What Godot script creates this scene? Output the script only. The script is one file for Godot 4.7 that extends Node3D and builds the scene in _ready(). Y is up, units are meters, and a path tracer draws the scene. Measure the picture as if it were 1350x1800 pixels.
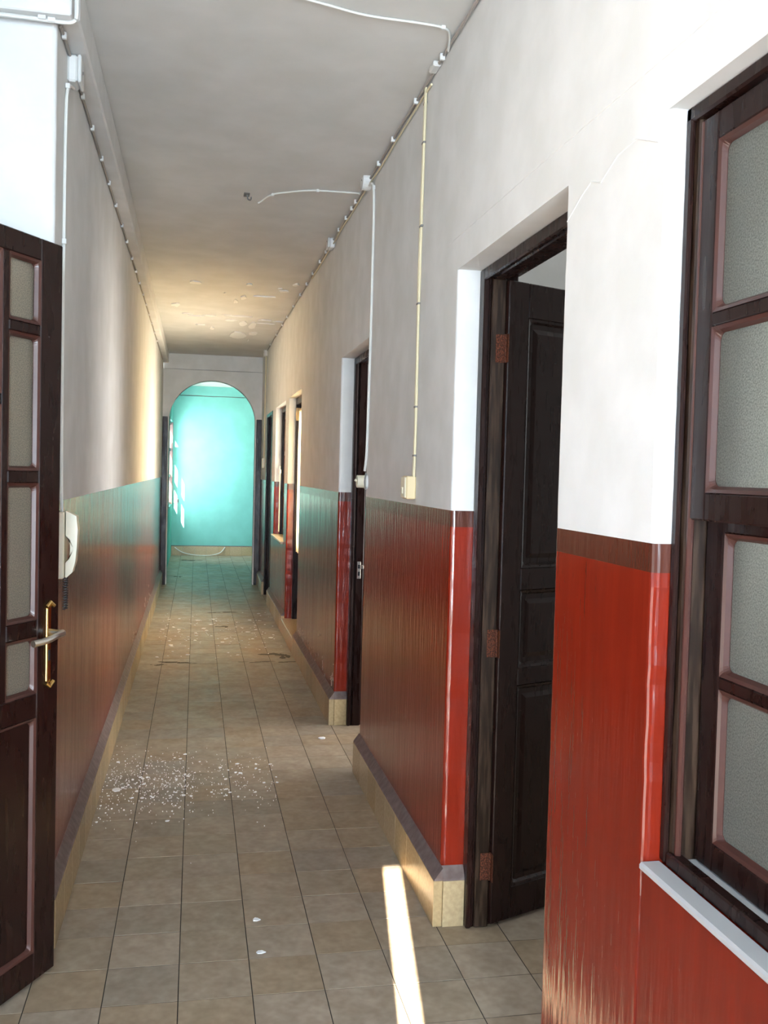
extends Node3D

var M := {}
var rng := RandomNumberGenerator.new()
const H_TOP := 2.10      # top of the openings
const CEIL := 2.87
const DADO := 1.338
const BAND := 0.052

# ------------------------------------------------------------------ materials
func noise_tex(freq: float, seed_: int, size := 512, octaves := 4, c0 := Color.BLACK, c1 := Color.WHITE, lo := 0.0, hi := 1.0, ntype := FastNoiseLite.TYPE_SIMPLEX_SMOOTH) -> NoiseTexture2D:
	var n := FastNoiseLite.new()
	n.noise_type = ntype
	n.seed = seed_
	n.frequency = freq
	n.fractal_octaves = octaves
	var t := NoiseTexture2D.new()
	t.width = size
	t.height = size
	t.seamless = true
	t.noise = n
	var g := Gradient.new()
	g.set_color(0, c0)
	g.set_color(1, c1)
	g.set_offset(0, lo)
	g.set_offset(1, hi)
	t.color_ramp = g
	return t

func lin(r: float, g: float, b: float) -> Color:
	return Color(r, g, b).linear_to_srgb()

func mat(called: String, c: Color, rough := 0.7, spec := 0.5) -> StandardMaterial3D:
	var m := StandardMaterial3D.new()
	m.resource_name = called
	m.albedo_color = c
	m.roughness = rough
	m.metallic_specular = spec
	M[called] = m
	return m

func tri(m: StandardMaterial3D, scale: Vector3, world := true) -> void:
	m.uv1_triplanar = true
	m.uv1_world_triplanar = world
	m.uv1_scale = scale
	m.uv1_triplanar_sharpness = 4.0

func bump(m: StandardMaterial3D, t: Texture2D, cm: float) -> void:
	m.heightmap_enabled = true
	m.heightmap_texture = t
	m.heightmap_scale = cm

func materials() -> void:
	var grain := noise_tex(0.05, 3, 512, 5)
	var patchy := noise_tex(0.012, 5, 512, 4, Color(0.965, 0.965, 0.96), Color(1, 1, 1), 0.2, 0.8)
	var streak := noise_tex(0.035, 11, 1024, 5)
	var m := mat("plaster", lin(0.82, 0.815, 0.80), 0.9, 0.2)
	m.albedo_texture = patchy
	tri(m, Vector3(0.6, 0.6, 0.6))
	bump(m, grain, 0.05)
	m = mat("ceiling_paint", lin(0.79, 0.78, 0.755), 0.9, 0.2)
	m.albedo_texture = patchy
	tri(m, Vector3(0.45, 0.45, 0.45))
	bump(m, grain, 0.05)
	m = mat("red_dado", lin(0.225, 0.018, 0.007), 0.23, 0.5)
	m.albedo_texture = noise_tex(0.015, 21, 1024, 5, Color(0.93, 0.93, 0.93), Color(1, 1, 1), 0.2, 0.8)
	m.roughness_texture = noise_tex(0.02, 22, 512, 4, Color(0.75, 0.75, 0.75), Color(1, 1, 1), 0.3, 0.7)
	tri(m, Vector3(0.9, 0.12, 0.9))
	bump(m, streak, 0.10)
	m = mat("brown_band", lin(0.085, 0.022, 0.012), 0.25, 0.5)
	tri(m, Vector3(0.9, 0.12, 0.9))
	bump(m, streak, 0.10)
	m = mat("turquoise", lin(0.24, 0.62, 0.56), 0.8, 0.25)
	m.albedo_texture = patchy
	tri(m, Vector3(0.5, 0.5, 0.5))
	bump(m, grain, 0.05)
	m = mat("dark_wood", lin(0.016, 0.0060, 0.0045), 0.36, 0.34)
	m.roughness_texture = noise_tex(0.02, 31, 512, 4, Color(0.7, 0.7, 0.7), Color(1, 1, 1), 0.3, 0.7)
	tri(m, Vector3(3, 0.4, 3))
	bump(m, noise_tex(0.03, 33, 512, 4), 0.012)
	m = mat("red_wood", lin(0.062, 0.022, 0.016), 0.33, 0.5)
	tri(m, Vector3(3, 0.4, 3))
	m = mat("worn_wood", lin(0.055, 0.032, 0.02), 0.30, 0.5)
	m.albedo_texture = noise_tex(0.02, 37, 512, 4, Color(0.55, 0.5, 0.45), Color(1, 1, 1), 0.3, 0.7)
	tri(m, Vector3(6, 0.5, 6))
	mat("rust", lin(0.16, 0.045, 0.018), 0.7, 0.4)
	M.rust.albedo_texture = noise_tex(0.05, 41, 256, 4, Color(0.5, 0.45, 0.4), Color(1, 1, 1), 0.3, 0.7)
	tri(M.rust, Vector3(12, 12, 12))
	# floor tiles: a few tones of the same cement tile
	var stain := noise_tex(0.02, 51, 1024, 5, Color(0.90, 0.885, 0.87), Color(1, 1, 1), 0.1, 0.9)
	var speck := noise_tex(0.12, 53, 512, 4, Color(0.93, 0.925, 0.92), Color(1, 1, 1), 0.2, 0.8)
	var tones := [Vector3(0.43, 0.345, 0.25), Vector3(0.40, 0.325, 0.235), Vector3(0.42, 0.325, 0.22), Vector3(0.38, 0.315, 0.24), Vector3(0.445, 0.365, 0.275)]
	for k in 5:
		m = mat("floor_tile_%d" % k, lin(tones[k].x, tones[k].y, tones[k].z), 0.55, 0.38)
		m.albedo_texture = stain
		m.detail_enabled = true
		m.detail_albedo = speck
		m.detail_blend_mode = BaseMaterial3D.BLEND_MODE_MUL
		m.roughness_texture = noise_tex(0.02, 57, 512, 4, Color(0.75, 0.75, 0.75), Color(1, 1, 1), 0.3, 0.7) if k == 0 else M.floor_tile_0.roughness_texture
		tri(m, Vector3(0.45, 0.45, 0.45))
		m.uv1_offset = Vector3(k * 0.37, 0, k * 0.21)
		bump(m, grain, 0.012)
	mat("grout", lin(0.05, 0.043, 0.036), 0.95, 0.2)
	mat("grime", lin(0.13, 0.105, 0.075), 0.75, 0.3)
	var tones2 := [Vector3(0.52, 0.38, 0.20), Vector3(0.47, 0.345, 0.185), Vector3(0.55, 0.42, 0.24)]
	for k in 3:
		m = mat("base_tile_%d" % k, lin(tones2[k].x, tones2[k].y, tones2[k].z), 0.25, 0.5)
		m.albedo_texture = stain
		tri(m, Vector3(2.2, 2.2, 2.2))
		bump(m, grain, 0.012)
	m = mat("cement_cap", lin(0.20, 0.155, 0.145), 0.6, 0.4)
	m.albedo_texture = noise_tex(0.03, 61, 512, 4, Color(0.84, 0.80, 0.78), Color(1, 1, 1), 0.2, 0.8)
	tri(m, Vector3(1.5, 1.5, 1.5))
	m = mat("sill_paint", lin(0.50, 0.49, 0.48), 0.6, 0.3)
	mat("bare_plaster", lin(0.42, 0.37, 0.32), 0.9, 0.2)
	mat("white_plastic", lin(0.78, 0.77, 0.74), 0.35, 0.5)
	mat("cream_plastic", lin(0.80, 0.73, 0.56), 0.35, 0.5)
	mat("old_plastic", lin(0.72, 0.58, 0.34), 0.4, 0.5)
	mat("cable_white", lin(0.80, 0.79, 0.74), 0.45, 0.4)
	mat("cable_cream", lin(0.76, 0.67, 0.45), 0.45, 0.4)
	mat("cable_grey", lin(0.42, 0.38, 0.34), 0.55, 0.4)
	mat("clip_grey", lin(0.22, 0.21, 0.20), 0.6, 0.4)
	mat("black_plastic", lin(0.012, 0.014, 0.017), 0.4, 0.5)
	m = mat("brass", lin(0.70, 0.47, 0.17), 0.25, 0.5)
	m.metallic = 1.0
	m = mat("satin_metal", lin(0.70, 0.66, 0.60), 0.3, 0.5)
	m.metallic = 1.0
	m = mat("curtain_cloth", lin(0.76, 0.64, 0.42), 0.9, 0.2)
	m.backlight_enabled = true
	m.backlight = lin(0.9, 0.76, 0.52)
	m = mat("paint_flake", lin(0.92, 0.91, 0.885), 0.7, 0.3)
	# obscure glass
	var pebble := noise_tex(0.09, 71, 512, 3)
	m = mat("pebble_glass", Color(0.84, 0.79, 0.70, 0.28), 0.42, 0.5)
	m.transparency = BaseMaterial3D.TRANSPARENCY_ALPHA
	m.refraction_enabled = true
	m.refraction_scale = 0.05
	m.albedo_texture = noise_tex(0.10, 73, 512, 3, Color(0.72, 0.72, 0.72), Color(1, 1, 1), 0.25, 0.7)
	tri(m, Vector3(4.5, 4.5, 4.5))
	bump(m, pebble, 0.06)
	var w := m.duplicate()
	w.resource_name = "window_glass"
	w.albedo_color = Color(0.60, 0.61, 0.57, 0.45)
	M.window_glass = w
	m = mat("frosted_glass", Color(0.9, 0.92, 0.95, 0.25), 0.5, 0.5)
	m.transparency = BaseMaterial3D.TRANSPARENCY_ALPHA
	m.refraction_enabled = true
	m.refraction_scale = 0.05
	m = mat("clear_glass", Color(0.95, 0.97, 0.97, 0.06), 0.05, 0.5)
	m.transparency = BaseMaterial3D.TRANSPARENCY_ALPHA

# ------------------------------------------------------------------ mesh helpers
func st_new() -> SurfaceTool:
	var st := SurfaceTool.new()
	st.begin(Mesh.PRIMITIVE_TRIANGLES)
	st.set_smooth_group(-1)
	return st

func t3(st: SurfaceTool, a: Vector3, b: Vector3, c: Vector3) -> void:   # a b c counter-clockwise from outside
	st.add_vertex(a)
	st.add_vertex(c)
	st.add_vertex(b)

func t3o(st: SurfaceTool, a: Vector3, b: Vector3, c: Vector3, inside: Vector3) -> void:
	if (b - a).cross(c - a).dot((a + b + c) / 3.0 - inside) < 0.0:
		t3(st, a, c, b)
	else:
		t3(st, a, b, c)

func q4o(st: SurfaceTool, a: Vector3, b: Vector3, c: Vector3, d: Vector3, inside: Vector3) -> void:
	t3o(st, a, b, c, inside)
	t3o(st, a, c, d, inside)

func cbox(st: SurfaceTool, lo: Vector3, hi: Vector3, c := 0.002) -> void:   # box with chamfered edges
	var o := (lo + hi) * 0.5
	var h := (hi - lo) * 0.5
	c = minf(c, minf(h.x, minf(h.y, h.z)) * 0.9)
	for ax in 3:
		var u := (ax + 1) % 3
		var v := (ax + 2) % 3
		for s in [-1.0, 1.0]:
			var p := []
			for k in [[-1, -1], [1, -1], [1, 1], [-1, 1]]:
				var w := Vector3.ZERO
				w[ax] = s * h[ax]
				w[u] = k[0] * (h[u] - c)
				w[v] = k[1] * (h[v] - c)
				p.append(o + w)
			q4o(st, p[0], p[1], p[2], p[3], o)
		if c > 0.0:
			for su in [-1.0, 1.0]:
				for sv in [-1.0, 1.0]:
					var p := []
					for k in [[-1, 0], [1, 0], [1, 1], [-1, 1]]:
						var w := Vector3.ZERO
						w[ax] = k[0] * (h[ax] - c)
						w[u] = su * (h[u] - (0.0 if k[1] == 0 else c))
						w[v] = sv * (h[v] - (c if k[1] == 0 else 0.0))
						p.append(o + w)
					q4o(st, p[0], p[1], p[2], p[3], o)
	if c > 0.0:
		for sx in [-1.0, 1.0]:
			for sy in [-1.0, 1.0]:
				for sz in [-1.0, 1.0]:
					t3o(st, o + Vector3(sx * h.x, sy * (h.y - c), sz * (h.z - c)), o + Vector3(sx * (h.x - c), sy * h.y, sz * (h.z - c)), o + Vector3(sx * (h.x - c), sy * (h.y - c), sz * h.z), o)

func prism_y(st: SurfaceTool, pts: PackedVector2Array, y0: float, y1: float) -> void:   # convex (x, z) outline
	var c := Vector2.ZERO
	for p in pts:
		c += p / pts.size()
	var o := Vector3(c.x, (y0 + y1) * 0.5, c.y)
	var n := pts.size()
	for i in n:
		var a := pts[i]
		var b := pts[(i + 1) % n]
		q4o(st, Vector3(a.x, y0, a.y), Vector3(b.x, y0, b.y), Vector3(b.x, y1, b.y), Vector3(a.x, y1, a.y), o)
		t3o(st, Vector3(a.x, y0, a.y), Vector3(b.x, y0, b.y), Vector3(c.x, y0, c.y), o)
		t3o(st, Vector3(a.x, y1, a.y), Vector3(b.x, y1, b.y), Vector3(c.x, y1, c.y), o)

func loft(st: SurfaceTool, rings: Array, closed_ends := true, around := true) -> void:   # rings of equal length, wound the same way
	var n: int = rings[0].size()
	for k in rings.size() - 1:
		var c := Vector3.ZERO
		for p in rings[k]:
			c += p / (2.0 * n)
		for p in rings[k + 1]:
			c += p / (2.0 * n)
		for i in (n if around else n - 1):
			var j := (i + 1) % n
			q4o(st, rings[k][i], rings[k][j], rings[k + 1][j], rings[k + 1][i], c)
	if closed_ends:
		for e in [0, rings.size() - 1]:
			var c := Vector3.ZERO
			for p in rings[e]:
				c += p / n
			var other := Vector3.ZERO
			for p in rings[1 if e == 0 else e - 1]:
				other += p / n
			for i in n:
				t3o(st, rings[e][i], rings[e][(i + 1) % n], c, other)

func tube(st: SurfaceTool, path: Array, r: float, sides := 6) -> void:
	var rings := []
	for k in path.size():
		var d: Vector3 = (path[mini(k + 1, path.size() - 1)] - path[maxi(k - 1, 0)]).normalized()
		var up := Vector3.UP if absf(d.y) < 0.9 else Vector3.RIGHT
		var a := d.cross(up).normalized()
		var b := d.cross(a).normalized()
		var ring := []
		for i in sides:
			var t := TAU * i / sides
			ring.append(path[k] + (a * cos(t) + b * sin(t)) * r)
		rings.append(ring)
	loft(st, rings)

func smooth_path(pts: Array, steps := 6) -> Array:
	var c := Curve3D.new()
	for i in pts.size():
		var d: Vector3 = (pts[mini(i + 1, pts.size() - 1)] - pts[maxi(i - 1, 0)]) / 6.0
		c.add_point(pts[i], -d, d)
	var out := []
	for i in (pts.size() - 1) * steps + 1:
		out.append(c.samplef(float(i) / steps))
	return out

func mesh_of(st: SurfaceTool) -> ArrayMesh:
	st.generate_normals()
	return st.commit()

func part(parent: Node3D, called: String, mesh: Mesh, m: Material) -> MeshInstance3D:
	var o := MeshInstance3D.new()
	o.name = called
	o.mesh = mesh
	o.material_override = m
	parent.add_child(o, true)
	return o

# a piece given in world axes, hung under a thing that stands at its own base
func wpart(root: Node3D, called: String, st: SurfaceTool, m: Material, parent: Node3D = null) -> MeshInstance3D:
	var o := part(parent if parent else root, called, mesh_of(st), m)
	if parent == null:
		o.position = -root.position
	return o

func box_part(root: Node3D, called: String, lo: Vector3, hi: Vector3, m: Material, c := 0.002, parent: Node3D = null) -> MeshInstance3D:
	var st := st_new()
	cbox(st, Vector3(minf(lo.x, hi.x), minf(lo.y, hi.y), minf(lo.z, hi.z)), Vector3(maxf(lo.x, hi.x), maxf(lo.y, hi.y), maxf(lo.z, hi.z)), c)
	return wpart(root, called, st, m, parent)

func thing(called: String, label: String, category: String, at := Vector3.ZERO, group := "") -> Node3D:
	var o := Node3D.new()
	o.name = called
	add_child(o, true)
	o.position = at
	o.set_meta("label", label)
	if category:
		o.set_meta("category", category)
	if group:
		o.set_meta("group", group)
	return o

func structure(called: String, label: String, at := Vector3.ZERO) -> Node3D:
	var o := thing(called, label, "", at)
	o.set_meta("kind", "structure")
	return o

# ------------------------------------------------------------------ camera and light
func camera_and_light() -> void:
	var cam := Camera3D.new()
	cam.name = "camera"
	cam.transform = Transform3D(Basis(Vector3(0.98137, 0.02597, 0.19038), Vector3(-0.01793, 0.99888, -0.04384), Vector3(-0.19130, 0.03961, 0.98073)).orthonormalized(), Vector3(0, 1.45, 0))
	cam.fov = 55.7945
	cam.near = 0.05
	cam.far = 200.0
	add_child(cam)
	cam.current = true
	var env := Environment.new()
	env.background_mode = Environment.BG_SKY
	var sky := Sky.new()
	var sm := ProceduralSkyMaterial.new()
	sm.sky_top_color = Color(0.42, 0.60, 0.88)
	sm.sky_horizon_color = Color(0.82, 0.88, 0.94)
	sm.ground_bottom_color = Color(0.55, 0.52, 0.47)
	sm.ground_horizon_color = Color(0.72, 0.70, 0.66)
	sky.sky_material = sm
	env.sky = sky
	env.background_energy_multiplier = 2.0
	env.tonemap_mode = Environment.TONE_MAPPER_LINEAR
	env.tonemap_exposure = 1.26
	env.sdfgi_enabled = true
	env.ssao_enabled = true
	env.ssil_enabled = true
	var we := WorldEnvironment.new()
	we.name = "environment"
	we.environment = env
	add_child(we)
	var sun := DirectionalLight3D.new()
	sun.name = "sun"
	sun.light_energy = 36.0
	sun.light_color = Color(1.0, 0.95, 0.86)
	sun.light_angular_distance = 0.16
	sun.shadow_enabled = true
	add_child(sun)
	# the sun stands behind the entrance, 28 degrees up
	var az := Vector3(0.148, 0, -0.989).normalized()
	sun.look_at_from_position(Vector3.ZERO, az - Vector3.UP * tan(deg_to_rad(16.4)), Vector3.UP)
	# daylight that stands in each window
	daylight("entrance_daylight", Vector3(0.0, 1.50, 3.44), Vector3(0, 0, -1), Vector2(1.30, 2.2), 28.0, Color(0.80, 0.91, 1.0))
	daylight("side_door_daylight", Vector3(-0.93, 1.10, -1.50), Vector3(1, 0, 0), Vector2(0.85, 1.9), 0.35, Color(0.86, 0.93, 1.0))
	daylight("front_room_daylight", Vector3(2.6, 1.6, -3.86), Vector3(0, 0, 1), Vector2(1.1, 1.5), 3.5, Color(0.95, 0.98, 1.0))
	daylight("middle_room_daylight", Vector3(3.32, 1.5, -5.2), Vector3(-1, 0, 0), Vector2(1.9, 1.9), 7.0, Color(1.0, 0.98, 0.95))
	daylight("curtain_door_daylight", Vector3(1.06, 1.45, -8.1), Vector3(-1, 0, 0), Vector2(0.9, 1.2), 10.0, Color(1.0, 0.94, 0.82))
	daylight("patio_window_daylight", Vector3(1.06, 1.45, -9.5), Vector3(-1, 0, 0), Vector2(1.0, 1.2), 6.5, Color(1.0, 0.94, 0.82))
	daylight("far_room_daylight", Vector3(-0.64, 1.58, -15.5), Vector3(0.55, -0.12, -0.82), Vector2(0.8, 1.3), 7.0, Color(0.96, 0.99, 1.0))

func daylight(called: String, at: Vector3, towards: Vector3, size: Vector2, energy: float, c: Color) -> void:
	var l := AreaLight3D.new()
	l.name = called
	l.area_size = size
	l.light_energy = energy
	l.light_color = c
	l.area_range = 40.0
	l.area_attenuation = 2.0
	l.shadow_enabled = true
	add_child(l)
	l.look_at_from_position(at, at + towards, Vector3.UP)

# ------------------------------------------------------------------ walls
# a pier of wall: front face at x = xf (facing -x when s = 1), corner edges rounded where they meet an opening
func pier(root: Node3D, xf: float, xb: float, za: float, zb: float, y0: float, y1: float, m: Material, called: String, round_a: bool, round_b: bool, wob := 0.0) -> void:
	var st := st_new()
	var s := signf(xb - xf)
	var r := 0.013
	var ys := [y0]
	if wob > 0.0:
		var y := y0 + 0.035
		while y < y1 - 0.02:
			ys.append(y)
			y += 0.035
	ys.append(y1)
	var rings := []
	for y in ys:
		var ring := []
		var ja := (rng.randf() - 0.5) * wob
		var jb := (rng.randf() - 0.5) * wob
		ring.append(Vector3(xb, y, za))
		if round_a:
			for k in 5:
				var t := k * PI / 8.0
				ring.append(Vector3(xf + s * r * (1 - sin(t)), y, za + ja - r * (1 - cos(t)) * signf(za - zb)))
		else:
			ring.append(Vector3(xf, y, za))
		if round_b:
			for k in 5:
				var t := (4 - k) * PI / 8.0
				ring.append(Vector3(xf + s * r * (1 - sin(t)), y, zb + jb + r * (1 - cos(t)) * signf(za - zb)))
		else:
			ring.append(Vector3(xf, y, zb))
		ring.append(Vector3(xb, y, zb))
		rings.append(ring)
	loft(st, rings)
	wpart(root, called, st, m)

func painted_pier(root: Node3D, xf: float, xb: float, za: float, zb: float, y0: float, y1: float, ra: bool, rb: bool) -> void:
	if y0 < DADO - BAND:
		pier(root, xf, xb, za, zb, y0, minf(y1, DADO - BAND), M.red_dado, "dado", ra, rb, 0.003)
	if y1 > DADO:
		pier(root, xf, xb, za, zb, DADO - BAND, DADO, M.brown_band, "painted_band", ra, rb, 0.004)
		pier(root, xf, xb, za, zb, DADO, y1, M.plaster, "plaster", ra, rb, 0.003)

func walls() -> void:
	var R := structure("wall_right", "long right corridor wall, white above a glossy red painted dado", Vector3(0.8, 0, -6))
	var xb := 0.985
	# z extents of the piers between the openings
	painted_pier(R, 0.8, xb, 3.65, -0.55, 0, H_TOP, false, true)
	painted_pier(R, 0.8, xb, -1.59, -2.07, 0, H_TOP, true, true)
	painted_pier(R, 0.8, xb, -2.98, -4.58, 0, H_TOP, true, true)
	painted_pier(R, 0.8, xb, -5.47, -7.60, 0, H_TOP, true, true)
	painted_pier(R, 0.8, xb, -8.65, -8.95, 0, H_TOP, true, true)
	painted_pier(R, 0.8, xb, -10.10, -10.50, 0, H_TOP, true, true)
	painted_pier(R, 0.8, xb, -11.35, -12.30, 0, H_TOP, true, false)
	pier(R, 0.8, xb, -0.55, -1.59, 0, 0.762, M.red_dado, "dado", false, false)
	pier(R, 0.8, xb, -8.95, -10.10, 0, 0.785, M.red_dado, "dado", false, false)
	pier(R, 0.8, xb, 3.65, -12.30, H_TOP, CEIL, M.plaster, "lintel", false, false)
	# the fine ridge of an old repair above the doors
	var st := st_new()
	tube(st, [Vector3(0.8, 2.196, -0.9), Vector3(0.8, 2.198, -1.6), Vector3(0.8, 2.204, -2.3), Vector3(0.8, 2.205, -3.1)], 0.0022, 5)
	wpart(R, "repair_ridge", st, M.plaster)
	st = st_new()
	var cr := [Vector3(0.8, 2.02, -2.06), Vector3(0.8, 2.055, -1.98), Vector3(0.8, 2.07, -1.93), Vector3(0.8, 2.055, -1.88), Vector3(0.8, 2.085, -1.80), Vector3(0.8, 2.09, -1.72), Vector3(0.8, 2.055, -1.63)]
	tube(st, cr, 0.0015, 4)
	wpart(R, "plaster_crack", st, M.plaster)
	# left wall of the corridor
	var L := structure("wall_left", "long left corridor wall, white above a glossy red painted dado", Vector3(-0.42, 0, -7))
	pier(L, -0.42, -0.82, -3.0, -12.30, 0, DADO, M.red_dado, "dado", true, false, 0.004)
	pier(L, -0.42, -0.82, -3.0, -12.30, DADO, CEIL, M.plaster, "plaster", true, false, 0.003)
	# places where the dado paint has come off near the skirting
	for k in 34:
		var zz := rng.randf_range(-5.49, -7.5) if k > 8 else rng.randf_range(-5.485, -5.62)
		var yy := 0.19 + absf(rng.randfn(0.0, 0.045))
		if k > 30:
			yy = rng.randf_range(0.3, 0.42)
		chip_on_wall(R, 0.8, -1.0, yy, zz, rng.randf_range(0.012, 0.05), rng.randf_range(0.008, 0.035))
	for k in 16:
		var zz: float = [-7.1, -7.3, -8.6, -9.3, -9.5][k % 5] + rng.randf_range(-0.12, 0.12)
		chip_on_wall(L, -0.42, 1.0, 0.19 + absf(rng.randfn(0.0, 0.06)), zz, rng.randf_range(0.03, 0.10), rng.randf_range(0.015, 0.06))
	# shallow ledge beam under the ceiling
	var B := structure("trim_1", "white ledge beam running under the ceiling along the left wall", Vector3(-0.4, 2.745, -7))
	box_part(B, "beam", Vector3(-0.42, 2.745, -3.0), Vector3(-0.357, CEIL, -12.3), M.plaster, 0.006)
	B = structure("trim_2", "white cross beam over the intercom corner, cable clipped below it", Vector3(-0.6, 2.73, -2.96))
	box_part(B, "beam", Vector3(-0.82, 2.73, -2.93), Vector3(-0.372, CEIL, -3.0), M.plaster, 0.004)
	# entrance hall, to the left of the camera and behind it
	var V := structure("wall_hall_left", "left wall of the entrance hall", Vector3(-0.82, 0, -1.3))
	painted_pier(V, -0.82, -1.0, 3.65, -1.05, 0, H_TOP, false, true)
	painted_pier(V, -0.82, -1.0, -1.95, -3.0, 0, H_TOP, true, false)
	pier(V, -0.82, -1.0, 3.65, -3.0, H_TOP, CEIL, M.plaster, "lintel", false, false)
	V = structure("wall_entrance", "entrance wall round the glazed front door", Vector3(0, 0, 3.56))
	box_part(V, "wall_panel", Vector3(-1.0, 0, 3.50), Vector3(-0.66, CEIL, 3.65), M.plaster, 0)
	box_part(V, "wall_panel", Vector3(0.72, 0, 3.50), Vector3(0.8, CEIL, 3.65), M.plaster, 0)
	box_part(V, "wall_panel", Vector3(-0.66, 2.62, 3.50), Vector3(0.72, CEIL, 3.65), M.plaster, 0)
	# arch wall
	arch_wall()
	far_room()
	side_rooms()

func chip_on_wall(root: Node3D, x: float, s: float, y: float, z: float, wz: float, wy: float) -> void:
	var st := st_new()
	var a := []
	var b := []
	for i in 8:
		var t := TAU * i / 8
		var r := rng.randf_range(0.5, 1.1)
		a.append(Vector3(x - s * 0.001, y + sin(t) * r * wy * 0.5, z + cos(t) * r * wz * 0.5))
		b.append(a[i] + Vector3(s * 0.0025, 0, 0))
	loft(st, [a, b])
	wpart(root, "bare_patch", st, M.bare_plaster)

func arch_wall() -> void:
	var A := structure("wall_arch", "white wall with a round arch opening to the turquoise room", Vector3(0.19, 0, -12.37))
	var st := st_new()
	var z0 := -12.30
	var z1 := -12.44
	var cx := 0.188
	var ax := 0.531
	var by := 0.505
	var cy := 2.047
	var n := 32
	# the face above the springing, between the arch curve and the top, both sides and the soffit
	for i in n:
		var a := PI - PI * i / n
		var b := PI - PI * (i + 1) / n
		var p := Vector2(cx + ax * cos(a), cy + by * sin(a))
		var q := Vector2(cx + ax * cos(b), cy + by * sin(b))
		for z in [z0, z1]:
			var pts := [Vector3(p.x, p.y, z), Vector3(q.x, q.y, z), Vector3(q.x, 2.676, z), Vector3(p.x, 2.676, z)]
			q4o(st, pts[0], pts[1], pts[2], pts[3], Vector3(p.x, p.y, (z0 + z1) / 2))
		q4o(st, Vector3(p.x, p.y, z0), Vector3(q.x, q.y, z0), Vector3(q.x, q.y, z1), Vector3(p.x, p.y, z1), Vector3(p.x, 2.7, -12.37) + Vector3(p.x - cx, 0.4, 0))
	wpart(A, "arch_head", st, M.plaster)
	box_part(A, "arch_pier", Vector3(-0.42, 0, z0), Vector3(cx - ax, 2.676, z1), M.plaster, 0)
	box_part(A, "arch_pier", Vector3(cx + ax, 0, z0), Vector3(0.8, 2.676, z1), M.plaster, 0)
	box_part(A, "upper_panel", Vector3(-0.42, 2.68, z0 - 0.012), Vector3(0.8, CEIL, z1), M.plaster, 0.003)
	# dark timber posts against the arch piers
	var P := structure("trim_3", "dark timber post at the left foot of the arch", Vector3(-0.385, 0, -12.28))
	box_part(P, "post", Vector3(-0.419, 0, -12.27), Vector3(-0.356, 2.087, -12.30), M.dark_wood, 0.004)
	P = structure("trim_4", "red brown timber post at the right foot of the arch", Vector3(0.765, 0, -12.28))
	box_part(P, "post", Vector3(0.734, 0, -12.27), Vector3(0.80, 2.087, -12.30), M.dark_wood, 0.004)

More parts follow.
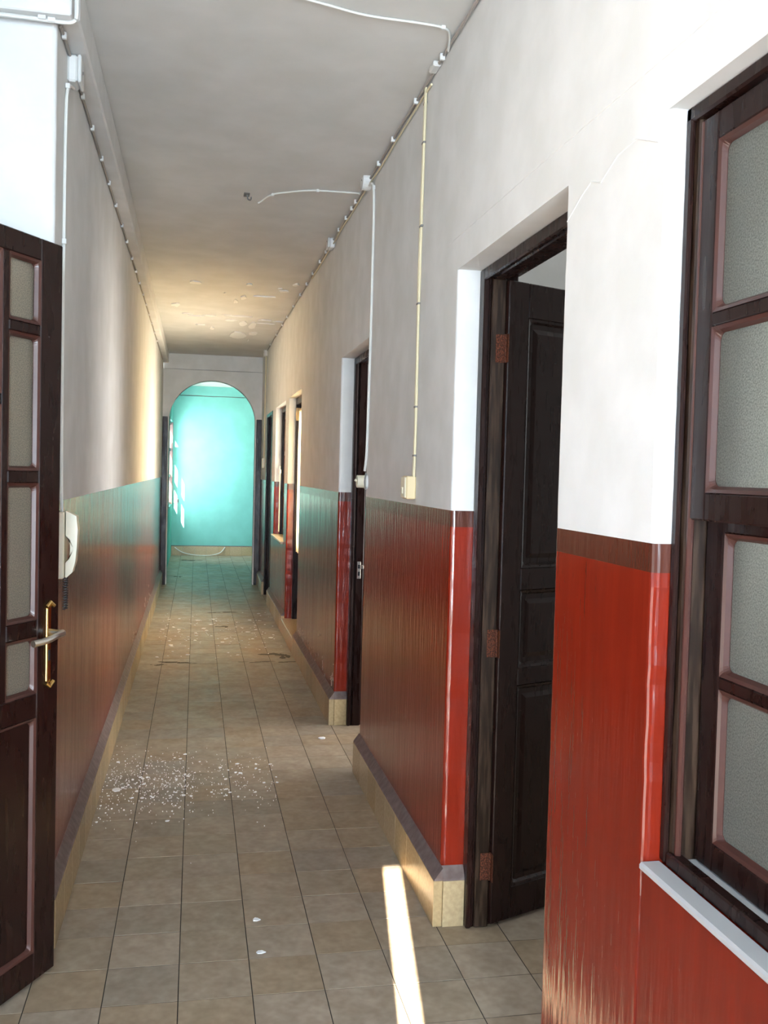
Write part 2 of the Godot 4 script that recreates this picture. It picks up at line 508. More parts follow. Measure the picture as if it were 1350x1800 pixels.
func far_room() -> void:
	var zf := -16.52
	var Wf := structure("wall_far", "bright turquoise end wall seen through the arch", Vector3(0.6, 0, zf))
	box_part(Wf, "turquoise_plaster", Vector3(-0.6, 0, zf), Vector3(1.75, 2.662, zf - 0.15), M.turquoise, 0)
	box_part(Wf, "turquoise_beam", Vector3(-0.6, 2.670, zf + 0.004), Vector3(1.75, 2.83, zf - 0.15), M.turquoise, 0.002)
	var st := st_new()
	tube(st, smooth_path([Vector3(-0.39, 2.668, zf + 0.004), Vector3(0.0, 2.672, zf + 0.006), Vector3(0.25, 2.66, zf + 0.006), Vector3(0.5, 2.668, zf + 0.006), Vector3(1.7, 2.668, zf + 0.004)]), 0.004, 5)
	wpart(Wf, "wire", st, M.clip_grey)
	var Wl := structure("wall_far_left", "turquoise side wall with the window in the far room", Vector3(-0.392, 0, -14.4))
	var x := -0.392
	var xo := -0.50
	box_part(Wl, "wall_panel", Vector3(x, 0, -12.44), Vector3(xo, 2.83, -14.40), M.turquoise, 0)
	box_part(Wl, "wall_panel", Vector3(x, 0, -16.36), Vector3(xo, 2.83, zf), M.turquoise, 0)
	box_part(Wl, "wall_panel", Vector3(x, 0, -14.40), Vector3(xo, 0.86, -16.36), M.turquoise, 0)
	box_part(Wl, "wall_panel", Vector3(x, 2.20, -14.40), Vector3(xo, 2.83, -16.36), M.turquoise, 0)
	var Wr := structure("wall_far_right", "turquoise wall hidden on the right of the far room", Vector3(1.75, 0, -14.4))
	box_part(Wr, "wall_panel", Vector3(1.75, 0, -12.3), Vector3(1.9, 2.83, zf), M.turquoise, 0)
	box_part(Wr, "wall_panel", Vector3(0.8, 0, -12.31), Vector3(1.75, 2.83, -12.44), M.turquoise, 0)
	# window with dark frame
	var w := structure("window_3", "dark framed casement window in the turquoise room", Vector3(-0.45, 0.86, -15.38))
	for z in [-14.43, -15.38, -16.33]:
		box_part(w, "frame_post", Vector3(-0.47, 0.86, z - 0.03), Vector3(-0.41 if z == -15.38 else -0.385, 2.2, z + 0.03), M.red_wood, 0.003)
	for y in [0.88, 1.33, 1.75, 2.18]:
		box_part(w, "frame_rail", Vector3(-0.465, y - 0.022, -14.46), Vector3(-0.415, y + 0.022, -16.30), M.red_wood, 0.003)
	for k in 2:
		for y in [[0.902, 1.308], [1.352, 1.728], [1.772, 2.158]]:
			box_part(w, "pane", Vector3(-0.442, y[0], -14.46 - k * 0.95), Vector3(-0.438, y[1], -15.35 - k * 0.95), M.clear_glass, 0)
	# socket with its lead, and the cable along the foot of the wall
	var s := thing("wall_socket", "small grey socket low beside the window on the turquoise wall", "socket", Vector3(-0.315, 0.90, zf + 0.02))
	box_part(s, "plate", Vector3(-0.36, 0.875, zf), Vector3(-0.285, 0.945, zf + 0.03), M.white_plastic, 0.006)
	box_part(s, "socket_face", Vector3(-0.300, 0.885, zf + 0.03), Vector3(-0.282, 0.935, zf + 0.036), M.clip_grey, 0.002)
	st = st_new()
	tube(st, smooth_path([Vector3(-0.385, 1.20, zf + 0.01), Vector3(-0.37, 1.05, zf + 0.012), Vector3(-0.35, 0.93, zf + 0.015)]), 0.005, 5)
	wpart(s, "lead", st, M.cable_white)
	st = st_new()
	tube(st, smooth_path([Vector3(-0.33, 0.13, zf + 0.03), Vector3(-0.2, 0.05, zf + 0.06), Vector3(0.0, 0.012, zf + 0.12), Vector3(0.25, 0.01, zf + 0.13), Vector3(0.42, 0.05, zf + 0.07), Vector3(0.5, 0.14, zf + 0.035)]), 0.008, 6)
	var c := thing("loose_cable", "pale loose cable sagging along the foot of the turquoise wall", "cable", Vector3(0.1, 0, zf + 0.08))
	wpart(c, "cable_run", st, M.cable_white)

func side_rooms() -> void:
	# plain white rooms behind the right wall; each has a window opening where its daylight stands
	var W := structure("wall_front_room", "white walls of the front room beside the corridor", Vector3(2.2, 0, -1.7))
	box_part(W, "side_wall", Vector3(0.985, 0, 0.45), Vector3(3.35, CEIL, 0.59), M.plaster, 0)
	box_part(W, "side_wall", Vector3(3.35, 0, 0.45), Vector3(3.5, CEIL, -3.9), M.plaster, 0)
	box_part(W, "window_wall", Vector3(0.985, 0, -3.9), Vector3(2.05, CEIL, -4.04), M.plaster, 0)
	box_part(W, "window_wall", Vector3(3.15, 0, -3.9), Vector3(3.5, CEIL, -4.04), M.plaster, 0)
	box_part(W, "window_wall", Vector3(2.05, 0, -3.9), Vector3(3.15, 0.85, -4.04), M.plaster, 0)
	box_part(W, "window_wall", Vector3(2.05, 2.35, -3.9), Vector3(3.15, CEIL, -4.04), M.plaster, 0)
	W = structure("wall_middle_room", "white walls of the middle room beside the corridor", Vector3(2.2, 0, -5.7))
	box_part(W, "side_wall", Vector3(0.985, 0, -7.2), Vector3(3.35, CEIL, -7.34), M.plaster, 0)
	box_part(W, "side_wall", Vector3(0.985, 0, -4.2), Vector3(3.35, CEIL, -4.06), M.plaster, 0)
	box_part(W, "window_wall", Vector3(3.35, 0, -4.06), Vector3(3.5, CEIL, -4.25), M.plaster, 0)
	box_part(W, "window_wall", Vector3(3.35, 0, -6.15), Vector3(3.5, CEIL, -7.2), M.plaster, 0)
	box_part(W, "window_wall", Vector3(3.35, 0, -4.25), Vector3(3.5, 0.55, -6.15), M.plaster, 0)
	box_part(W, "window_wall", Vector3(3.35, 2.45, -4.25), Vector3(3.5, CEIL, -6.15), M.plaster, 0)

# ------------------------------------------------------------------ ceiling
func ceilings() -> void:
	var C := structure("ceiling", "off-white ceiling with flaking paint near the arch", Vector3(0.2, CEIL, -6))
	box_part(C, "slab", Vector3(-1.0, CEIL, 3.65), Vector3(3.5, CEIL + 0.15, -12.44), M.ceiling_paint, 0)
	var C2 := structure("ceiling_far_room", "pale ceiling of the turquoise room", Vector3(0.6, 2.83, -14.5))
	box_part(C2, "slab", Vector3(-0.6, 2.83, -12.44), Vector3(1.9, 2.98, -16.7), M.ceiling_paint, 0)
	# flakes of paint that hang loose: [x, z, length along x, length along z]
	var fl := [[-0.03, -7.57, 0.09, 0.18], [-0.20, -8.65, 0.08, 0.22], [0.37, -7.53, 0.055, 0.15], [0.72, -7.42, 0.05, 0.13], [0.655, -7.72, 0.08, 0.14], [0.62, -7.62, 0.05, 0.10], [0.52, -8.0, 0.22, 0.07], [0.36, -8.1, 0.06, 0.24], [0.30, -8.3, 0.04, 0.24], [0.20, -7.95, 0.02, 0.08],
		[0.10, -9.15, 0.14, 0.10], [-0.02, -9.20, 0.16, 0.06], [0.36, -9.10, 0.30, 0.10], [0.30, -9.35, 0.14, 0.16], [0.42, -9.55, 0.085, 0.40], [0.515, -9.60, 0.075, 0.55], [0.40, -10.35, 0.20, 0.70], [0.55, -10.20, 0.11, 0.26], [0.62, -9.25, 0.16, 0.10], [0.74, -9.30, 0.10, 0.08], [0.78, -9.95, 0.035, 0.13], [0.13, -9.95, 0.05, 0.22], [0.02, -9.75, 0.10, 0.06], [-0.1, -9.1, 0.12, 0.06], [0.53, -10.75, 0.02, 0.18], [0.62, -9.45, 0.2, 0.06], [0.25, -9.05, 0.10, 0.05]]
	for f in fl:
		var st := st_new()
		var n := 9
		var top := []
		var low := []
		var tilt := rng.randf_range(0.004, 0.012)
		for i in n:
			var t := TAU * i / n
			var r := rng.randf_range(0.62, 1.12)
			var p := Vector3(f[0] + cos(t) * r * f[2] * 0.5, CEIL - 0.001, f[1] + sin(t) * r * f[3] * 0.5)
			top.append(p)
			low.append(p - Vector3(0, 0.0025 + tilt * (0.5 + 0.5 * sin(t)), 0))
		loft(st, [top, low])
		wpart(C, "paint_flake", st, M.paint_flake)
	# scar where a lamp hung
	var hk := thing("ceiling_hook", "small broken lamp hook with a bare hole in the ceiling", "hook", Vector3(0.232, CEIL, -5.09))
	var st2 := st_new()
	tube(st2, smooth_path([Vector3(0.232, CEIL, -5.09), Vector3(0.236, CEIL - 0.025, -5.09), Vector3(0.25, CEIL - 0.03, -5.085), Vector3(0.252, CEIL - 0.015, -5.085)]), 0.004, 6)
	wpart(hk, "hook", st2, M.clip_grey)
	box_part(hk, "plug", Vector3(0.215, CEIL - 0.004, -5.13), Vector3(0.245, CEIL - 0.0005, -5.06), M.clip_grey, 0.001)

# ------------------------------------------------------------------ floor
func floors() -> void:
	var F := structure("floor", "worn beige cement tile floor of the corridor", Vector3(0.2, 0, -6))
	box_part(F, "screed", Vector3(-1.0, -0.2, 3.65), Vector3(3.5, -0.0012, -16.7), M.grout, 0)
	var T := 0.2018
	var g := 0.0028
	var variants := []
	for v in 1:
		var st := st_new()
		var h := T * 0.5 - g * 0.5
		var c := 0.0003
		var lo := []
		var mid := []
		var hi := []
		for k in [[-1, -1], [1, -1], [1, 1], [-1, 1]]:
			lo.append(Vector3(k[0] * h, -0.012, k[1] * h))
			mid.append(Vector3(k[0] * h, -c, k[1] * h))
			hi.append(Vector3(k[0] * (h - c), 0, k[1] * (h - c)))
		loft(st, [lo, mid, hi])
		variants.append(mesh_of(st))
	var x0 := -0.023
	var z0 := -2.632
	var cells := []
	for j in range(-31, 70):
		for i in range(-5, 14):
			var x := x0 + (i + 0.5) * T
			var z := z0 - (j + 0.5) * T
			var inside := x > -0.395 - T * 0.5 and x < 0.80 + T * 0.5 and z > -12.5
			inside = inside or (z > -3.2 and x > -0.83 - T * 0.5 and x < 0.80)
			inside = inside or (x > 0.7 and x < 1.6 and z < -1.9 and z > -3.5)
			inside = inside or (x > 0.7 and x < 1.05 and z < -4.5 and z > -5.6)
			inside = inside or (x > 0.7 and x < 1.05 and z < -10.4 and z > -11.5)
			inside = inside or (z <= -12.3 and x > -0.5 and x < 1.8)
			if inside and z > -16.6:
				cells.append(Vector2(x, z))
	# the 300 tiles that show largest are pieces of their own; the small far ones are joined
	var seen := []
	var rest := []
	for c in cells:
		var visible_near: bool = c.y < -2.35 and c.y > -16.6 and absf(c.x - (-c.y * 0.195)) < -c.y * 0.44
		var hidden_side: bool = c.x > 0.9 and c.y > -2.2
		if visible_near and not hidden_side:
			seen.append(c)
		else:
			rest.append(c)
	seen.sort_custom(func(a, b): return a.y > b.y)
	while seen.size() > 300:
		rest.append(seen.pop_back())
	for c in seen:
		var tone := "floor_tile_%d" % rng.randi_range(0, 4)
		var o := part(F, "tile", variants[0], M[tone])
		o.position = Vector3(c.x, rng.randf_range(-0.0006, 0.0006), c.y) - F.position
	for k in 5:
		var st := st_new()
		var any := false
		for i in rest.size():
			if i % 5 == k:
				any = true
				st.append_from(variants[0], 0, Transform3D(Basis(), Vector3(rest[i].x, 0, rest[i].y)))
		if any:
			var o := part(F, "small_tiles", st.commit(), M["floor_tile_%d" % k])
			o.position = -F.position
			o.set_meta("kind", "stuff")
	box_part(F, "room_slab", Vector3(1.65, -0.003, 0.3), Vector3(3.35, 0.0, -7.2), M.floor_tile_1, 0)
	# plain ground outside the entrance and beside the far window
	var G := structure("floor_outside", "sunlit paving outside the building", Vector3(0, -0.2, 8))
	box_part(G, "slab", Vector3(-14, -0.3, 20), Vector3(14, -0.21, -24), M.sill_paint, 0)

# ------------------------------------------------------------------ skirting
func skirt_run(root: Node3D, a: Vector3, b: Vector3, out: Vector3, h: float, cap: float) -> void:
	# tiles 0.2 m long from a to b, standing 3 cm proud, with a sloping cement cap above
	var d := (b - a).normalized()
	var total := a.distance_to(b)
	var n := maxi(1, roundi(total / 0.2))
	var w := total / n
	for i in n:
		var p := a + d * (w * i + 0.0006)
		var q := a + d * (w * (i + 1) - 0.0006)
		var lo := Vector3(minf(minf(p.x, q.x), minf(p.x + out.x * 0.03, q.x + out.x * 0.03)), 0.0, minf(minf(p.z, q.z), minf(p.z + out.z * 0.03, q.z + out.z * 0.03)))
		var hi := Vector3(maxf(maxf(p.x, q.x), maxf(p.x + out.x * 0.03, q.x + out.x * 0.03)), h, maxf(maxf(p.z, q.z), maxf(p.z + out.z * 0.03, q.z + out.z * 0.03)))
		box_part(root, "tile", lo, hi, M["base_tile_%d" % rng.randi_range(0, 2)], 0.0015)
	var st := st_new()
	var rings := []
	for e in [a, b]:
		rings.append([e + Vector3(0, h, 0), e + out * 0.029 + Vector3(0, h, 0), e + out * 0.026 + Vector3(0, h + 0.006, 0), e + out * 0.001 + Vector3(0, h + cap, 0), e + Vector3(0, h + cap, 0)])
	loft(st, rings)
	wpart(root, "cement_cap", st, M.cement_cap)

func skirtings() -> void:
	var L := structure("baseboard_left", "yellowish tile skirting along the left corridor wall", Vector3(-0.41, 0, -7.5))
	skirt_run(L, Vector3(-0.42, 0, -2.975), Vector3(-0.42, 0, -12.27), Vector3(1, 0, 0), 0.15, 0.04)
	var R := structure("baseboard_right", "yellowish tile skirting along the right corridor wall", Vector3(0.79, 0, -6))
	var runs := [[3.49, -2.07], [-2.955, -4.58], [-5.445, -7.60], [-8.65, -10.50], [-11.325, -12.27]]
	for r in runs:
		skirt_run(R, Vector3(0.80, 0, r[0]), Vector3(0.80, 0, r[1]), Vector3(-1, 0, 0), 0.15, 0.04)
	# returns into the door reveals
	for z in [-2.98, -5.47, -11.35]:
		skirt_run(R, Vector3(0.80, 0, z), Vector3(0.872, 0, z), Vector3(0, 0, 1), 0.15, 0.04)
	var Fb := structure("baseboard_far", "brownish tile skirting under the turquoise wall", Vector3(0.5, 0, -16.5))
	skirt_run(Fb, Vector3(-0.39, 0, -16.52), Vector3(1.75, 0, -16.52), Vector3(0, 0, 1), 0.150, 0.012)

# ------------------------------------------------------------------ doors and windows
func jamb_profile(root: Node3D, xa: float, z: float, s: float, y1: float, m: Material, m2: Material) -> void:
	# a moulded door post against the reveal at z, standing out by s * 5 cm
	box_part(root, "frame_post", Vector3(xa, 0, z), Vector3(xa + 0.018, y1, z + s * 0.052), m, 0.004)
	box_part(root, "frame_post", Vector3(xa + 0.018, 0, z), Vector3(xa + 0.028, y1, z + s * 0.042), m, 0.003)
	box_part(root, "frame_post", Vector3(xa + 0.028, 0, z), Vector3(xa + 0.075, y1, z + s * 0.048), m2, 0.004)
	box_part(root, "frame_post", Vector3(xa + 0.075, 0, z), Vector3(0.99, y1, z + s * 0.030), m, 0.003)

func head_profile(root: Node3D, xa: float, za: float, zb: float, m: Material) -> void:
	box_part(root, "frame_head", Vector3(xa, 2.062, za), Vector3(xa + 0.018, H_TOP, zb), m, 0.004)
	box_part(root, "frame_head", Vector3(xa + 0.018, 2.072, za), Vector3(xa + 0.028, H_TOP, zb), m, 0.003)
	box_part(root, "frame_head", Vector3(xa + 0.028, 2.066, za), Vector3(xa + 0.075, H_TOP, zb), m, 0.004)
	box_part(root, "frame_head", Vector3(xa + 0.075, 2.08, za), Vector3(0.99, H_TOP, zb), m, 0.003)

# a frame-and-panel leaf in its own axes: u (x) from the hinge, y up, thickness along z centred on 0
func leaf_bar(leaf: Node3D, called: String, u0: float, u1: float, y0: float, y1: float, th: float, m: Material, c := 0.003) -> MeshInstance3D:
	var st := st_new()
	cbox(st, Vector3(u0, y0, -th * 0.5), Vector3(u1, y1, th * 0.5), c)
	return part(leaf, called, mesh_of(st), m)

func bead(leaf: Node3D, u0: float, u1: float, y0: float, y1: float, z: float, s: float, bead_m: Material, w := 0.012, d := 0.010) -> void:
	# four moulded beads round an opening, with rounded inner corners
	var rad := 0.014
	var corners := [Vector2(u0, y0), Vector2(u1, y0), Vector2(u1, y1), Vector2(u0, y1)]
	var outer := []
	var inner := []
	for i in 4:
		var p: Vector2 = corners[i]
		var sx := 1.0 if i == 0 or i == 3 else -1.0
		var sy := 1.0 if i < 2 else -1.0
		var c := p + Vector2(sx, sy) * (w + rad)
		var arc := []
		for k in 7:
			var t := k * PI / 12.0
			arc.append(c - Vector2(sx * sin(t), sy * cos(t)) * rad)
		if i == 0 or i == 2:
			arc.reverse()
		inner.append(arc)
		outer.append(p)
	# a bead runs from the middle of one corner to the middle of the next
	for i in 4:
		var j := (i + 1) % 4
		var path: Array = inner[i].slice(3, 7) + inner[j].slice(0, 4)
		var st := st_new()
		var rings := []
		for k in path.size():
			var q: Vector2 = path[k]
			var o: Vector2
			if k < 4:
				o = outer[i].lerp(Vector2(q.x, outer[i].y) if i % 2 == 0 else Vector2(outer[i].x, q.y), k / 3.0)
			else:
				o = outer[j].lerp(Vector2(q.x, outer[j].y) if i % 2 == 0 else Vector2(outer[j].x, q.y), (7 - k) / 3.0)
			var mid := o.lerp(q, 0.55)
			rings.append([Vector3(o.x, o.y, z), Vector3(mid.x, mid.y, z - s * (d * 0.28)), Vector3(q.x, q.y, z - s * d), Vector3(q.x, q.y, z - s * (d + 0.002)), Vector3(o.x, o.y, z - s * (d + 0.002))])
		loft(st, rings)
		part(leaf, "bead", mesh_of(st), bead_m)

func panel_door_leaf(parent: Node3D, called: String, w: float, h: float, panels: Array, stile: float) -> Node3D:
	var leaf := Node3D.new()
	leaf.name = called
	parent.add_child(leaf, true)
	leaf_bar(leaf, "stile", 0, stile, 0.012, h, 0.04, M.dark_wood)
	leaf_bar(leaf, "stile", w - stile, w, 0.012, h, 0.04, M.dark_wood)
	var last := h
	for p in panels:
		leaf_bar(leaf, "rail", stile, w - stile, p[1], last, 0.0396, M.dark_wood)
		leaf_bar(leaf, "panel", stile - 0.005, w - stile + 0.005, p[0] - 0.005, p[1] + 0.005, 0.014, M.dark_wood)
		for s in [1.0, -1.0]:
			bead(leaf, stile, w - stile, p[0], p[1], s * 0.0198, s, M.dark_wood, 0.014, 0.012)
			var st := st_new()
			var q := 0.045
			loft(st, [[Vector3(stile + 0.03, p[0] + 0.03, s * 0.007), Vector3(w - stile - 0.03, p[0] + 0.03, s * 0.007), Vector3(w - stile - 0.03, p[1] - 0.03, s * 0.007), Vector3(stile + 0.03, p[1] - 0.03, s * 0.007)],
				[Vector3(stile + q, p[0] + q, s * 0.0125), Vector3(w - stile - q, p[0] + q, s * 0.0125), Vector3(w - stile - q, p[1] - q, s * 0.0125), Vector3(stile + q, p[1] - q, s * 0.0125)]])
			part(leaf, "raised_field", mesh_of(st), M.dark_wood)
		last = p[0]
	leaf_bar(leaf, "rail", stile, w - stile, 0.012, last, 0.0396, M.dark_wood)
	return leaf

func place_leaf(leaf: Node3D, hinge: Vector3, along: Vector3, root: Node3D) -> void:
	var x := along.normalized()
	leaf.transform = Transform3D(Basis(x, Vector3.UP, x.cross(Vector3.UP)), hinge - root.position)

func doors() -> void:
	# door 1: open inward, hinged on its far post
	var D := structure("door_1", "dark brown panelled door standing open into the front room", Vector3(0.9, 0, -2.52))
	jamb_profile(D, 0.872, -2.98, 1.0, H_TOP, M.dark_wood, M.worn_wood)
	jamb_profile(D, 0.872, -2.07, -1.0, H_TOP, M.dark_wood, M.worn_wood)
	head_profile(D, 0.872, -2.11, -2.94, M.dark_wood)
	var leaf := panel_door_leaf(D, "leaf", 0.80, 2.066, [[1.158, 1.955], [0.834, 1.085], [0.118, 0.776]], 0.085)
	var along := Vector3(0.915, 0, -0.404).normalized()
	var nrm := along.cross(Vector3.UP)
	place_leaf(leaf, Vector3(0.953, 0, -2.922) - nrm * 0.02 * signf(nrm.z), along, D)
	for y in [1.852, 0.92, 0.20]:
		var st := st_new()
		cbox(st, Vector3(0.915, y - 0.044, -2.932), Vector3(0.945, y + 0.044, -2.9285), 0.001)
		cbox(st, Vector3(0.948, y - 0.044, -2.934), Vector3(0.9505, y + 0.044, -2.905), 0.0008)
		tube(st, [Vector3(0.9465, y - 0.044, -2.929), Vector3(0.9465, y + 0.044, -2.929)], 0.005, 8)
		wpart(D, "hinge", st, M.rust)
	# door 2: its leaf is swung into the middle room, the strike plate shows on the far post
	D = structure("door_2", "dark door frame with a metal strike plate, second from the camera", Vector3(0.9, 0, -5.03))
	jamb_profile(D, 0.872, -5.47, 1.0, H_TOP, M.dark_wood, M.dark_wood)
	jamb_profile(D, 0.872, -4.58, -1.0, H_TOP, M.dark_wood, M.dark_wood)
	head_profile(D, 0.872, -4.62, -5.43, M.dark_wood)
	leaf = panel_door_leaf(D, "leaf", 0.76, 2.066, [[1.158, 1.955], [0.834, 1.085], [0.118, 0.776]], 0.085)
	place_leaf(leaf, Vector3(0.985, 0, -4.66), Vector3(0.97, 0, 0.24), D)
	box_part(D, "mortise", Vector3(0.907, 0.835, -5.424), Vector3(0.932, 0.968, -5.4225), M.base_tile_0, 0.0005)
	var st2 := st_new()
	cbox(st2, Vector3(0.910, 0.848, -5.4225), Vector3(0.930, 0.945, -5.418), 0.001)
	cbox(st2, Vector3(0.930, 0.905, -5.4225), Vector3(0.945, 0.925, -5.410), 0.001)
	wpart(D, "strike_plate", st2, M.satin_metal)
	box_part(D, "keyhole", Vector3(0.914, 0.865, -5.418), Vector3(0.926, 0.888, -5.4172), M.black_plastic, 0.0003)
	box_part(D, "keyhole", Vector3(0.914, 0.906, -5.418), Vector3(0.926, 0.928, -5.4172), M.black_plastic, 0.0003)
	# door 3: glazed patio door behind a cream curtain
	D = structure("door_3", "glazed patio door with a dark frame behind the cream curtain", Vector3(0.93, 0.13, -8.12))
	for z in [-7.60, -8.65]:
		var s := -1.0 if z == -7.60 else 1.0
		box_part(D, "frame_post", Vector3(0.862, 0.13, z), Vector3(0.985, H_TOP, z + s * 0.05), M.dark_wood, 0.004)
	box_part(D, "frame_head", Vector3(0.862, 2.04, -7.65), Vector3(0.985, H_TOP, -8.60), M.dark_wood, 0.004)
	box_part(D, "bottom_panel", Vector3(0.915, 0.15, -7.65), Vector3(0.955, 0.80, -8.60), M.dark_wood, 0.004)
	box_part(D, "stile", Vector3(0.915, 0.80, -7.65), Vector3(0.955, 2.04, -7.74), M.dark_wood, 0.004)
	box_part(D, "stile", Vector3(0.915, 0.80, -8.51), Vector3(0.955, 2.04, -8.60), M.dark_wood, 0.004)
	box_part(D, "rail", Vector3(0.915, 1.95, -7.74), Vector3(0.955, 2.04, -8.51), M.dark_wood, 0.004)
	box_part(D, "rail", Vector3(0.920, 1.36, -7.74), Vector3(0.950, 1.40, -8.51), M.dark_wood, 0.004)
	for y in [[0.80, 1.36], [1.40, 1.95]]:
		box_part(D, "pane", Vector3(0.933, y[0], -7.74), Vector3(0.937, y[1], -8.51), M.clear_glass, 0)
	box_part(D, "threshold", Vector3(0.768, 0, -7.602), Vector3(1.0, 0.13, -8.648), M.base_tile_2, 0.004)
	# curtain
	var C := thing("curtain", "cream cloth curtain tied to the top of the patio door", "curtain", Vector3(0.885, 0.74, -8.15))
	var st3 := st_new()
	var front := []
	var rows := 14
	var cols := 60
	for j in rows + 1:
		var y := 0.74 + (2.0 - 0.74) * j / rows
		var row := []
		for i in cols + 1:
			var f := float(i) / cols
			var gather := 1.0 - 0.15 * smoothstep(0.75, 1.0, float(j) / rows) * 2.0
			var z := lerpf(-7.68, -8.59, f)
			row.append(Vector3(0.888 + 0.012 * gather * sin(f * 46.0 + 0.4 * sin(j * 0.5)), y, z))
		front.append(row)
	for j in rows:
		for i in cols:
			q4o(st3, front[j][i], front[j][i + 1], front[j + 1][i + 1], front[j + 1][i], front[j][i] + Vector3(0.2, 0, 0))
	wpart(C, "cloth", st3, M.curtain_cloth)
	st3 = st_new()
	tube(st3, [Vector3(0.885, 1.985, -7.66), Vector3(0.885, 1.985, -8.6)], 0.006, 6)
	wpart(C, "curtain_wire", st3, M.cable_cream)
	st3 = st_new()
	for k in 3:
		tube(st3, smooth_path([Vector3(0.872 + k * 0.006, 2.01, -8.585), Vector3(0.866 + k * 0.012, 1.96, -8.58), Vector3(0.872 + k * 0.008, 1.90, -8.585)]), 0.010, 7)
	wpart(C, "tie_knot", st3, M.curtain_cloth)
	# door 5 in the wall order: narrow dark door next to the arch
	D = structure("door_4", "narrow dark door frame nearest the arch", Vector3(0.9, 0, -10.92))
	jamb_profile(D, 0.795, -11.35, 1.0, H_TOP, M.dark_wood, M.dark_wood)
	jamb_profile(D, 0.795, -10.50, -1.0, H_TOP, M.dark_wood, M.dark_wood)
	head_profile(D, 0.795, -10.54, -11.31, M.dark_wood)
	leaf = panel_door_leaf(D, "leaf", 0.75, 2.06, [[1.158, 1.955], [0.834, 1.085], [0.118, 0.776]], 0.085)
	place_leaf(leaf, Vector3(0.93, 0, -11.30), Vector3(0, 0, 1), D)

func windows() -> void:
	var W := structure("window_1", "tall dark wood sash window with pebbled glass beside the open door", Vector3(0.88, 0.765, -1.07))
	var za := -1.59
	var zb := -0.55
	# outer frame
	for z in [za, zb]:
		var s := 1.0 if z == za else -1.0
		box_part(W, "frame_post", Vector3(0.832, 0.768, z), Vector3(0.842, H_TOP, z + s * 0.018), M.dark_wood, 0.003)
		box_part(W, "frame_post", Vector3(0.842, 0.768, z), Vector3(0.97, H_TOP, z + s * 0.032), M.worn_wood, 0.004)
		box_part(W, "stop_bead", Vector3(0.842, 0.768, z + s * 0.032), Vector3(0.854, H_TOP - 0.03, z + s * 0.044), M.red_wood, 0.004)
	box_part(W, "frame_head", Vector3(0.832, 2.074, za), Vector3(0.97, H_TOP, zb), M.dark_wood, 0.004)
	box_part(W, "frame_sill", Vector3(0.834, 0.765, za + 0.02), Vector3(0.858, 0.790, zb), M.dark_wood, 0.003)
	# painted sills: the outer ledge and the one between frame and sash
	box_part(W, "sill", Vector3(0.792, 0.752, za + 0.001), Vector3(0.834, 0.767, zb), M.sill_paint, 0.004)
	box_part(W, "inner_sill", Vector3(0.858, 0.765, za + 0.03), Vector3(0.985, 0.778, zb), M.sill_paint, 0.002)
	sash(W, "upper_sash", 0.860, za + 0.036, zb - 0.036, 1.384, 2.07, 0.052, 0.048, 0.048, [1.722], 0.024, M.dark_wood, M.window_glass)
	sash(W, "lower_sash", 0.897, za + 0.034, zb - 0.034, 0.780, 1.420, 0.058, 0.056, 0.05, [1.108], 0.022, M.dark_wood, M.window_glass)
	# patio window near the arch
	var P := structure("window_2", "dark framed patio window between two pale piers near the arch", Vector3(0.9, 0.785, -9.5))
	var a := -8.95
	var b := -10.10
	for z in [a, b]:
		var s := -1.0 if z == a else 1.0
		box_part(P, "frame_post", Vector3(0.862, 0.79, z), Vector3(0.97, H_TOP, z + s * 0.045), M.dark_wood, 0.004)
	box_part(P, "frame_head", Vector3(0.862, 2.05, a), Vector3(0.97, H_TOP, b), M.dark_wood, 0.004)
	box_part(P, "sill", Vector3(0.775, 0.772, a - 0.002), Vector3(0.97, 0.795, b + 0.002), M.base_tile_2, 0.004)
	sash(P, "sash", 0.90, b + 0.045, a - 0.045, 0.80, 2.05, 0.06, 0.06, 0.06, [1.21, 1.63], 0.024, M.dark_wood, M.clear_glass)
	var st := st_new()
	tube(st, smooth_path([Vector3(0.852, 1.50, -10.03), Vector3(0.846, 1.46, -10.02), Vector3(0.852, 1.42, -10.03), Vector3(0.85, 1.2, -10.03), Vector3(0.85, 0.86, -10.03), Vector3(0.848, 0.83, -10.02)]), 0.006, 6)
	var c := thing("blind_cord", "pale knotted blind cord hanging in the patio window", "cord", Vector3(0.85, 0.83, -10.03))
	wpart(c, "cord_length", st, M.cable_cream)
	st = st_new()
	cbox(st, Vector3(0.838, 1.42, -10.045), Vector3(0.862, 1.47, -10.015), 0.008)
	wpart(c, "knot", st, M.cable_cream)

